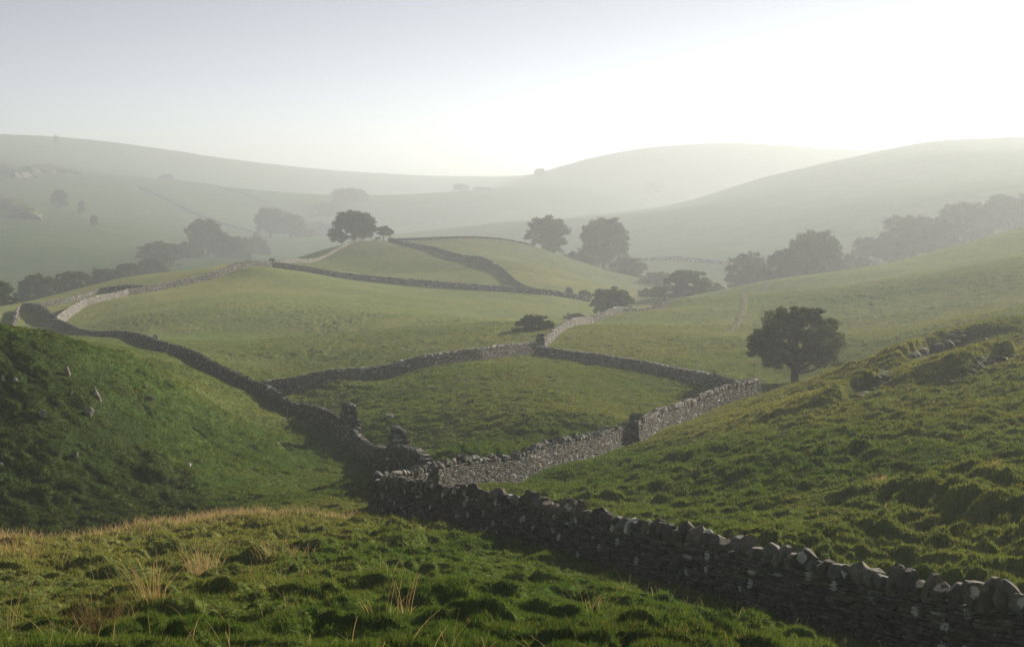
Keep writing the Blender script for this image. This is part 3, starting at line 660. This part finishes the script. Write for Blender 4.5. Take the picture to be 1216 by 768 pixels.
# ------------------------------------------------------------------ trees
def tubes(lines, sides=7):
    parts = []
    for pts_, rad in lines:
        p = np.array(pts_, float); n = len(p); t = np.gradient(p, axis=0); t /= np.linalg.norm(t,axis=1)[:,None]
        ref = np.where(np.abs(t[:,2:])>.9, [[1.,0,0]], [[0,0,1.]]); u = np.cross(t,ref); u /= np.linalg.norm(u,axis=1)[:,None]; w = np.cross(t,u)
        a = np.arange(sides)/sides*2*math.pi
        V = p[:,None]+np.array(rad)[:,None,None]*(np.cos(a)[None,:,None]*u[:,None]+np.sin(a)[None,:,None]*w[:,None])
        i, j = np.meshgrid(np.arange(n-1), np.arange(sides), indexing='ij'); j2 = (j+1)%sides
        Fa = np.stack([i*sides+j,i*sides+j2,(i+1)*sides+j2,(i+1)*sides+j],-1).reshape(-1,4)
        parts.append((V.reshape(-1,3), Fa, np.zeros((n*sides,3))))
    return join(parts)
def tree_meshes(seed, lobes=16, clumps=14, leaves=45, leaf=.034, z0=.2, asp=1.1, tint=(.040,.062,.022), trunk_r=.05, lobe_list=None):
    """unit-height tree, width = asp"""
    r = np.random.default_rng(seed); LC = []; LR_ = []
    zc = (z0+1)/2
    for k in range(lobes):
        a = k*2.39996+r.uniform(-.3,.3); h = (k+.5)/lobes; h = h**.85
        hh_ = .22+.74*h; prof = math.sqrt(max(0,1-(2*hh_-1)**2))
        R = asp*.5*.66*prof*r.uniform(.72,1.12)
        LC.append([R*math.cos(a), R*math.sin(a), z0+.1+(1-z0-.25)*h]); LR_.append(r.uniform(.14,.225)*(.8+.4*asp/1.1))
    if lobe_list:
        LC = [[dx/95, r.normal(0,.2)*asp*(1-abs(dx)/75), (460-v)/95] for dx, v in lobe_list]; LR_ = [r.uniform(.13,.19) for _ in lobe_list]; lobes = len(LC)
    LC, LR_ = np.array(LC), np.array(LR_)
    LC[:,2] = np.minimum(LC[:,2], 1-LR_*.8)
    lines = []
    top = .45 if z0 < .3 else .55
    bend = r.normal(0,.02,2)
    tr = [(bend[0]*t*2, bend[1]*t*2, -.04+t*(top+.04)) for t in np.linspace(0,1,7)]
    lines.append((tr, [trunk_r*1.6]+[trunk_r*(1.05-.6*t) for t in np.linspace(0.1,1,6)]))
    for k in range(lobes):
        if k % 2 and lobes > 12 and r.random()<.3: continue
        t0 = r.uniform(.42,1.0); s = np.array([bend[0]*t0*2,bend[1]*t0*2,-.04+t0*(top+.04)]); e = LC[k]; mid = (s+e)/2+np.array([0,0,-.02+r.normal(0,.02)])
        q = [s*(1-t)**2+2*mid*t*(1-t)+e*t*t for t in np.linspace(0,1,6)]
        lines.append((q, [trunk_r*(.42-.34*t) for t in np.linspace(0,1,6)]))
    V, lo, cn, _ = tubes(lines)
    mt = mesh_of('trunk', V, lo, cn, M_BARK, None, True)
    cpos, csz, cl = [], [], []
    for k in range(lobes):
        d = r.normal(size=(clumps,3)); d /= np.linalg.norm(d,axis=1)[:,None]; d[:,2] = np.where(d[:,2]<-.5,-d[:,2],d[:,2])
        cpos.append(LC[k]+d*LR_[k]*r.uniform(.6,1.0,(clumps,1))*np.array([1,1,.8])); csz.append(LR_[k]*r.uniform(.25,.48,clumps)); cl.append(np.full(clumps,r.uniform(.75,1.3)))
    cpos, csz, cl = map(np.concatenate,(cpos,csz,cl)); n = len(cpos)*leaves
    d = r.normal(size=(n,3)); d /= np.linalg.norm(d,axis=1)[:,None]
    p = np.repeat(cpos,leaves,0)+d*np.repeat(csz,leaves)[:,None]*(r.random((n,1))**.45)*np.array([1,1,.75])
    nrm = d+r.normal(0,.7,(n,3)); nrm /= np.linalg.norm(nrm,axis=1)[:,None]
    ref = r.normal(size=(n,3)); u = np.cross(nrm,ref); u /= np.linalg.norm(u,axis=1)[:,None]; w = np.cross(nrm,u)
    sz = leaf*r.uniform(.6,1.3,(n,1))
    V = np.stack([p-u*sz*.8, p+w*sz*.45, p+u*sz*.8, p-w*sz*.45],1)
    c = np.array(tint)[None]*(np.repeat(cl,leaves)*r.uniform(.8,1.2,n))[:,None]*np.stack([r.uniform(.85,1.25,n),np.ones(n),r.uniform(.8,1.1,n)],1)
    Fa = np.arange(n*4)
    mc = mesh_of('crown', V.reshape(-1,3), Fa, np.full(n,4), M_LEAF, np.repeat(c,4,0))
    lo_, hi_ = V.reshape(-1,3).min(0), V.reshape(-1,3).max(0)
    return mt, mc, (hi_[0]-lo_[0]+hi_[1]-lo_[1])/2*.93, hi_[2]*.985
KINDS = {
 'main': tree_meshes(31, 30, 16, 95, .019, .27, 1.2, (.058,.082,.030), .05,
   [(-46,403),(-50,412),(-33,390),(-14,378),(8,371),(26,378),(40,392),(47,408),(44,424),(34,432),(-40,420),(-24,430),(-8,426),(10,432),(22,418),(-6,402),(14,396),(-26,407),(31,405),(0,388),(-36,402),(20,386),(-18,415),(38,415),(6,414),(-12,394),(4,382)]),
 'round': tree_meshes(32, 20, 14, 80, .028, .05, 1.15), 'round2': tree_meshes(33, 18, 14, 80, .028, .05, 1.0), 'round3': tree_meshes(34, 22, 13, 80, .028, .03, 1.3),
 'bush': tree_meshes(35, 16, 13, 80, .034, -.06, 1.5, trunk_r=.04), 'bush2': tree_meshes(36, 18, 12, 80, .034, -.06, 1.3, trunk_r=.04),
 'thorn': tree_meshes(37, 12, 12, 80, .03, .3, 1.1, trunk_r=.035),
}
def tree(kind, u, Y, vtop, wpx, label, group, name=None, cat='tree', rot=None, minh=1.2):
    mt, mc, w0, h0 = KINDS[kind]
    x, y = pp(u, Y, vtop); Y = y; z = h1(x, y); ztop = float(zy(vtop)*Y)
    h = max(ztop - z, minh); w = wpx*Y/F
    if kind.startswith('bush') and h < .72*w: h = .72*w; z = ztop - h      # broad bushes whose feet are in the hollow
    name = name or ('bush' if kind.startswith('bush') else 'broadleaf_tree')
    t = tag(empty(name, (x,y,z-.05)), label, cat, group)
    t.rotation_euler = (0,0, rot if rot is not None else rng.uniform(0,6.28)); t.scale = (w/w0, w/w0, h/h0)
    link('trunk', mt, t); link('crown', mc, t)
    return t
G_V = 'broadleaf trees in the misty valley'; G_H = 'hedge bushes in the misty valley'; G_F = 'faint trees far up the valley'
tree('main',947,114,364,118,'large dark round tree with a visible trunk at the end of the stone wall','solitary field trees',rot=.4)
tree('round3',420,286,249,60,'big round tree on the crown of the dome, the larger of the two there','solitary field trees')
tree('thorn',455,285,268,24,'small tree leaning beside the big round tree on the dome','solitary field trees')
tree('round2',727,206,340,50,'dark bushy tree just behind the pale crest wall','solitary field trees')
tree('bush',682,196,371,34,'dark bush behind the crest wall, left of the bushy tree',G_H,cat='bush')
tree('bush2',634,158,373,52,'pale grey rounded bush low in the domed field above the gatepost',G_H,cat='bush')
tree('bush',694,231,344,18,'small bush at the lower end of the dome cross wall, the larger one',G_H,cat='bush')
tree('bush2',676,229,341,12,'tiny bush on the dome cross wall near its lower end',G_H,cat='bush')
tree('round2',651,302,255,50,'hazy round tree beyond the dome, left of the broad one',G_V)
tree('round',717,302,258,64,'hazy broad tree beyond the dome with bushes at its feet',G_V)
tree('bush',690,292,296,48,'hazy bush filling the space between the two trees beyond the dome',G_H,cat='bush')
tree('bush2',745,290,305,50,'hazy bush at the right foot of the broad tree beyond the dome',G_H,cat='bush')
tree('bush',778,282,322,44,'hazy low bush beside the stream gap in the valley',G_H,cat='bush')
tree('bush2',816,236,320,66,'dark spreading bush behind the crest field, largest in its hedge',G_H,cat='bush')
tree('bush',776,240,340,44,'dark bush at the left end of the hedge behind the crest field',G_H,cat='bush')
tree('bush',850,246,336,36,'low bush between the spreading bush and the first tree of the row',G_H,cat='bush')
tree('round2',888,262,298,50,'leftmost and smallest tree of the hazy row behind the sunny slope',G_V)
tree('round3',930,258,295,50,'dark tree joined to the left of the broad domed tree in the row',G_V)
tree('round',968,262,273,72,'broad domed tree standing highest in the row behind the slope',G_V)
tree('thorn',1030,290,281,36,'small open tree in the gap between the domed tree and the wood edge',G_V)
tree('bush',1012,276,301,50,'low bush joining the domed tree to the small open tree',G_H,cat='bush')
tree('round3',1086,292,255,82,'first rounded tree of the pale wood edge on the right hillside',G_V)
tree('round',1060,286,276,50,'lower tree at the left end of the pale wood edge',G_V)
tree('round3',1148,300,239,78,'tallest hazy tree of the pale wood edge on the right hillside',G_V)
tree('round2',1116,288,258,46,'hazy tree tucked between the two rounded trees of the wood edge',G_V)
tree('round',1198,306,231,70,'hazy tree of the wood edge by the right edge of the view',G_V)
tree('round2',1240,306,222,60,'last hazy tree of the wood edge, cut by the right edge of the view',G_V)
tree('round3',245,362,259,52,'dark tree with a broad crown in the left valley hedge, tallest there',G_V)
tree('round2',190,325,286,50,'dark round tree at the near end of the left valley hedge',G_V)
tree('bush',222,345,287,52,'hazy bush behind the dark round tree in the left valley',G_H,cat='bush')
tree('bush2',272,362,280,50,'hazy bush at the right foot of the tallest left valley tree',G_H,cat='bush')
tree('bush',300,385,280,46,'paler hazy bush next in line up the left valley',G_H,cat='bush')
tree('round',320,430,246,38,'hazy tree in the left valley, left one of a pair',G_V)
tree('round2',345,432,252,36,'hazy tree in the left valley, right one of a pair',G_V)
tree('bush',375,470,262,50,'very pale bush beyond the paired trees in the left valley',G_H,cat='bush')
tree('bush2',360,440,272,40,'pale bush at the foot of the paired trees in the left valley',G_H,cat='bush')
tree('round3',415,520,223,50,'very pale broad tree rising behind the dome trees',G_V)
tree('bush2',390,505,240,40,'very pale bush left of the broad tree behind the dome',G_H,cat='bush')
for k,(u,Y,vt,w,lab) in enumerate([(45,245,325,60,'dark bush at the left end of the hedge below the hillside'),(85,255,322,54,'second dark bush in the hedge below the hillside'),(122,268,318,50,'mid hedge bush below the hillside, above the pale lane wall'),(155,285,312,50,'dark bush in the hedge beside the near valley tree'),(180,300,306,40,'low bush under the near valley tree')]):
    tree(('bush','bush2')[k%2],u,Y,vt,w,lab,G_H,cat='bush')
tree('round',-8,205,333,50,'very dark tree cut by the left edge below the hillside',G_V)
tree('round3',497,570,234,38,'pale lone tree in the mist right of the dome trees',G_F)
tree('round2',573,545,222,22,'faint small tree in the mist on the far valley side',G_F)
tree('round',641,588,200,16,'faint tree standing on the flank of the far right hill',G_F)
tree('round2',547,560,218,20,'very faint tree in the mist left of the far small tree',G_F)
tree('round',473,740,213,20,'faint misty treetop above the pale lone tree',G_F)
tree('round3',450,750,218,30,'faint misty clump behind the dome trees',G_F)
tree('round2',500,800,212,16,'faint misty treetop farthest up the valley',G_F)
tree('bush',197,560,206,20,'hazy patch of scrub high on the left hillside',G_H,cat='bush')
tree('bush2',96,430,238,9,'small dark scrub bush on the left hillside beside the crags',G_H,cat='bush')
tree('bush',111,400,255,11,'dark scrub bush lower on the left hillside',G_H,cat='bush')
tree('bush2',70,440,225,20,'hazy scrub at the foot of the high crags',G_H,cat='bush')
tree('thorn',66,615,160,6,'tiny lone bush on the skyline of the left hill',G_F,minh=1.5)
tree('bush',775,560,215,34,'faint scrub patch on the far right hill',G_H,cat='bush')

# ------------------------------------------------------------------ grass
def rand_ground(n, r0, r1, t0, t1, seed, power=0.):
    r = np.random.default_rng(seed); th = r.uniform(t0,t1,n); lr = r.uniform(math.log(r0),math.log(r1),n)
    R = np.exp(lr); return R*np.sin(th), R*np.cos(th), R, r
def wall_clear(x, y, paths, d=.45):
    m = np.ones(len(x), bool)
    for p in paths:
        xs=[q[0] for q in p]; ys=[q[1] for q in p]
        k = (x>min(xs)-1)&(x<max(xs)+1)&(y>min(ys)-1)&(y<max(ys)+1)
        if k.any():
            dd, _ = seg_dist(x[k],y[k],p); m[k] &= np.abs(dd) > d
    return m
WP = [w['path'] for w in WALLS[:6]]
def blades(name, label, n, r0, r1, t0, t1, seed, hmin, hmax, mat, cat='grass'):
    x, y, R, r = rand_ground(n, r0, r1, t0, t1, seed)
    m = wall_clear(x, y, WP); x,y,R = x[m],y[m],R[m]; n = len(x)
    dz, tus = detail(x,y); z = base(x,y)+dz
    h = r.uniform(hmin,hmax,n)*(.55+np.clip(tus/.16,0,1)*.9)*(.7+.6*vnoise(x*1.5,y*1.5,90)); h *= np.clip(R/30,.8,1.6)
    w = np.clip(R*.00075,.009,.09)*r.uniform(.7,1.5,n)
    a = r.uniform(0,2*math.pi,n); la = r.uniform(0,2*math.pi,n); lean = h*r.uniform(.15,.75,n)
    dx, dy = np.cos(a)*w/2, np.sin(a)*w/2
    V = np.stack([np.c_[x-dx,y-dy,z-.01], np.c_[x+dx,y+dy,z-.01], np.c_[x+np.cos(la)*lean, y+np.sin(la)*lean, z+h]],1).reshape(-1,3)
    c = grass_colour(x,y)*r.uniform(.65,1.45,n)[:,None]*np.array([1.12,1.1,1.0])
    dead = r.random(n) < .04+.22*np.clip(vnoise(x*.35,y*.35,77)-.6,0,1)*2+.25*np.clip(dry_shade(x,y)-.3,0,1); c[dead] = np.array([.22,.18,.085])*r.uniform(.6,1.2,(dead.sum(),1))
    cc = np.repeat(c,3,0)
    o = link(name, mesh_of(name, V, np.arange(3*n), np.full(n,3), mat, cc))
    return tag(o, label, cat, kind='stuff')
blades('grass','short green pasture grass covering the tussocks of the near slopes',1000000,9,62,-.5,.52,5,.03,.08,M_GRASS)
blades('grass','green pasture grass of the walled fields and the slopes round them',900000,56,190,-.45,.47,6,.05,.085,M_GRASS)

def stalks(x, y, hh, width, r, spread=.35, tint=(.38,.32,.19), seg=4, head=True, fan=None, zz=None):
    n = len(x); z = (H(x,y) if zz is None else zz)-.02
    a = r.uniform(0,2*math.pi,n) if fan is None else fan; bend = spread*r.uniform(.3,1.3,n)
    wa = r.uniform(0,math.pi,n); ts = np.linspace(0,1,seg+1)
    rows = []
    for t in ts:
        px = x+np.cos(a)*bend*hh*(t*.45+t*t*.55); py = y+np.sin(a)*bend*hh*(t*.45+t*t*.55); pz = z+hh*t*(1-.18*bend*t)
        ww = width*(1.0-.55*t)*(1+(1.0*math.exp(-((t-.88)/.1)**2) if head else 0))
        rows.append(np.stack([np.c_[px-np.cos(wa)*ww/2,py-np.sin(wa)*ww/2,pz], np.c_[px+np.cos(wa)*ww/2,py+np.sin(wa)*ww/2,pz]],1))
    V = np.stack(rows,1).reshape(n,-1,3); k = 2*(seg+1)
    f = np.array([[2*i,2*i+1,2*i+3,2*i+2] for i in range(seg)])
    Fa = (f[None]+(np.arange(n)*k)[:,None,None]).reshape(-1,4)
    c = np.repeat(np.array(tint)[None]*r.uniform(.55,1.35,(n,1))*np.stack([np.ones(n),r.uniform(.9,1.05,n),r.uniform(.75,1.1,n)],1), k, 0)
    return V.reshape(-1,3), Fa, c
# pale seeding grass along the brow of the foreground field
r = np.random.default_rng(81)
RIM = [(-60,656,31.5),(0,648,33),(150,636,37),(235,626,40),(300,616,40),(370,607,43.5),(425,600,47)]
t = r.random(9000)**1.15*6; i = np.minimum(t.astype(int),5); f = t-i
ru = np.array([q[0] for q in RIM],float); rY = np.array([q[2] for q in RIM],float)
uu = ru[i]+(ru[i+1]-ru[i])*f; YY = (rY[i]+(rY[i+1]-rY[i])*f)*(1-np.abs(r.normal(0,.045,len(t)))); xx = xy_(uu)*YY
k = vnoise(xx*.5,YY*.5,33)+r.normal(0,.15,len(xx)) > .42; xx, YY = xx[k], YY[k]
V, Fa, c = stalks(xx, YY, r.uniform(.10,.40,len(xx)), .009, r, .6)
tag(link('dry_grass', mesh_of('dry_grass', V, Fa.ravel(), np.full(len(Fa),4), M_DRY, c)), 'pale dry seeding grass along the brow of the foreground field', 'dry grass', kind='stuff')
# thin stalks scattered over the foreground and at the foot of the near wall
x, y, R, r = rand_ground(1900, 10, 56, -.45, .1, 82); k = (vnoise(x*.3,y*.3,44) > .5) & wall_clear(x,y,WP,.5); x, y = x[k], y[k]
V, Fa, c = stalks(x, y, r.uniform(.12,.42,len(x)), .006, r, .7)
x, y, R, r = rand_ground(1500, 20, 80, -.05, .5, 83); k = (vnoise(x*.25,y*.25,46) > .58) & wall_clear(x,y,WP,.5); x, y = x[k], y[k]
V2, Fa2, c2 = stalks(x, y, r.uniform(.1,.32,len(x)), .012, r, .6)
V, lo, cn, c = join([(V,Fa,c),(V2,Fa2,c2)])
tag(link('seed_stalks', mesh_of('seed_stalks', V, lo, cn, M_DRY, c)), 'thin straw coloured seed stalks scattered through the near turf', 'seed stalks', kind='stuff')
def tuft(u, v, n, h, rad, label, seed, tint=(.36,.27,.13), spread=.45, width=.0055, y0=10):
    r = np.random.default_rng(900+seed); x0, y0_ = hit(u, v, y0); z0 = h1(x0,y0_)
    x = x0+r.normal(0,rad,n); y = y0_+r.normal(0,rad,n)
    fan = np.arctan2(y-y0_,x-x0)+r.normal(0,.5,n)
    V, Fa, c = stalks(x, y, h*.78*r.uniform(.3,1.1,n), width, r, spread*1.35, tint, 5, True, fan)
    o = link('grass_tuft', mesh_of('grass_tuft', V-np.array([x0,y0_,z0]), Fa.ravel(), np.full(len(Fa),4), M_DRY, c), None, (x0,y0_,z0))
    return tag(o, label, 'grass tuft', 'tufts of dry grass in the foreground')
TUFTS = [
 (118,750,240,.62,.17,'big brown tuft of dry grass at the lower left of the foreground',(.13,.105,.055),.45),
 (182,738,60,.95,.08,'tall sparse fan of long straw stalks beside the big brown tuft',(.46,.37,.19),.5),
 (240,690,190,.85,.15,'pale fan of dry stalks standing in the middle of the foreground turf',(.40,.33,.20),.4),
 (262,662,110,.5,.22,'low pale tuft behind the pale fan of stalks, closer to the brow',(.40,.33,.20),.4),
 (330,680,90,.6,.22,'straw tuft right of the pale fan of stalks',(.40,.33,.20),.45),
 (352,672,60,.5,.18,'small straw tuft on a hummock nearest the wall shadow',(.40,.33,.20),.4),
 (18,668,150,.75,.3,'straw tuft at the left end of the brow',(.40,.31,.17),.35),
 (12,752,16,.7,.06,'few thin stalks at the lower left corner of the turf',(.42,.34,.18),.35),
 (305,708,20,.6,.06,'thin bent stalks on a dark tussock mid foreground',(.46,.35,.2),.45),
 (455,752,26,.75,.10,'sparse leaning stalks on the turf at the bottom centre',(.46,.37,.2),.5),
 (480,742,16,.85,.05,'thin upright stalks just right of the sparse leaning stalks',(.46,.37,.2),.4),
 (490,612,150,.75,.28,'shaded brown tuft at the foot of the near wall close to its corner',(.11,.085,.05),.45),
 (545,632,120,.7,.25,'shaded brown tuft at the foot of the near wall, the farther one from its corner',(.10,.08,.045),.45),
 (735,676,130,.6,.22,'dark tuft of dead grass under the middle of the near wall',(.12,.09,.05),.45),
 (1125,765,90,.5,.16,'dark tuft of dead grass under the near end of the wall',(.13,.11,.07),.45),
 (1044,578,130,.4,.16,'straw tuft on the terraced bank of the right slope',(.42,.33,.19),.4),
 (1177,588,90,.35,.09,'small straw tuft high on the terraced bank of the right slope',(.40,.30,.17),.4),
 (700,742,22,.6,.12,'few pale stalks in the dark turf below the near wall',(.40,.33,.18),.5),
]
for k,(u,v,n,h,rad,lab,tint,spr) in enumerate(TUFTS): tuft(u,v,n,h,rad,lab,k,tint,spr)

# ------------------------------------------------------------------ light, air, camera
def haze():
    zt = ZMAX + 9.0
    zb = ZMIN - 1.0; s = 7200.0
    V = BX_V*np.array([2*s,2*s,zt-zb]) + np.array([0,0,(zt+zb)/2])
    m, nt, out = newmat('valley_haze')
    pv = N(nt,'ShaderNodeVolumePrincipled', Density=HAZE_DENSITY, Anisotropy=.44); pv.inputs['Color'].default_value = (.57,.63,.69,1)
    L(nt, pv.outputs[0], out.inputs['Volume'])
    tag(link('haze', mesh_of('haze', V, BX_F.ravel(), np.full(6,4), m)), 'pale morning haze filling the valley', 'haze', kind='stuff')
haze()
w = bpy.data.worlds.new('World'); SC.world = w; w.use_nodes = True
nt = w.node_tree; bg = nt.nodes['Background']
sky = nt.nodes.new('ShaderNodeTexSky'); sky.sky_type = 'NISHITA'; sky.sun_disc = False
sky.sun_elevation = SUN_EL; sky.sun_rotation = SUN_AZ; sky.altitude = 200; sky.air_density = .38; sky.dust_density = .05; sky.ozone_density = .6
hs = nt.nodes.new('ShaderNodeHueSaturation'); hs.inputs['Saturation'].default_value = .36; L(nt, sky.outputs[0], hs.inputs['Color']); L(nt, hs.outputs[0], bg.inputs['Color']); bg.inputs['Strength'].default_value = .05
sd = bpy.data.lights.new('sun', 'SUN'); sd.energy = 5.0; sd.angle = math.radians(.6); sd.color = (1.0,.88,.72)
so = bpy.data.objects.new('sun', sd); COL.objects.link(so)
so.rotation_euler = Vector((math.sin(SUN_AZ)*math.cos(SUN_EL), math.cos(SUN_AZ)*math.cos(SUN_EL), math.sin(SUN_EL))).to_track_quat('Z','Y').to_euler()
so.location = (60, 50, 60)
cd = bpy.data.cameras.new('camera'); cam = bpy.data.objects.new('camera', cd); COL.objects.link(cam)
cd.sensor_width = 36; cd.lens = F/W0*36; cd.clip_start = .1; cd.clip_end = 15000
cam.location = (0,0,0); cam.rotation_euler = (math.pi/2-PITCH, 0, 0)
SC.camera = cam
SC.render.engine = 'CYCLES'
cy = SC.cycles
cy.use_denoising = True; cy.denoiser = 'OPENIMAGEDENOISE'
cy.max_bounces = 6; cy.diffuse_bounces = 3; cy.volume_bounces = 2; cy.transmission_bounces = 3; cy.glossy_bounces = 2
cy.sample_clamp_indirect = 6
SC.view_settings.view_transform = 'Standard'; SC.view_settings.look = 'None'; SC.view_settings.exposure = 1.08; SC.view_settings.gamma = 1
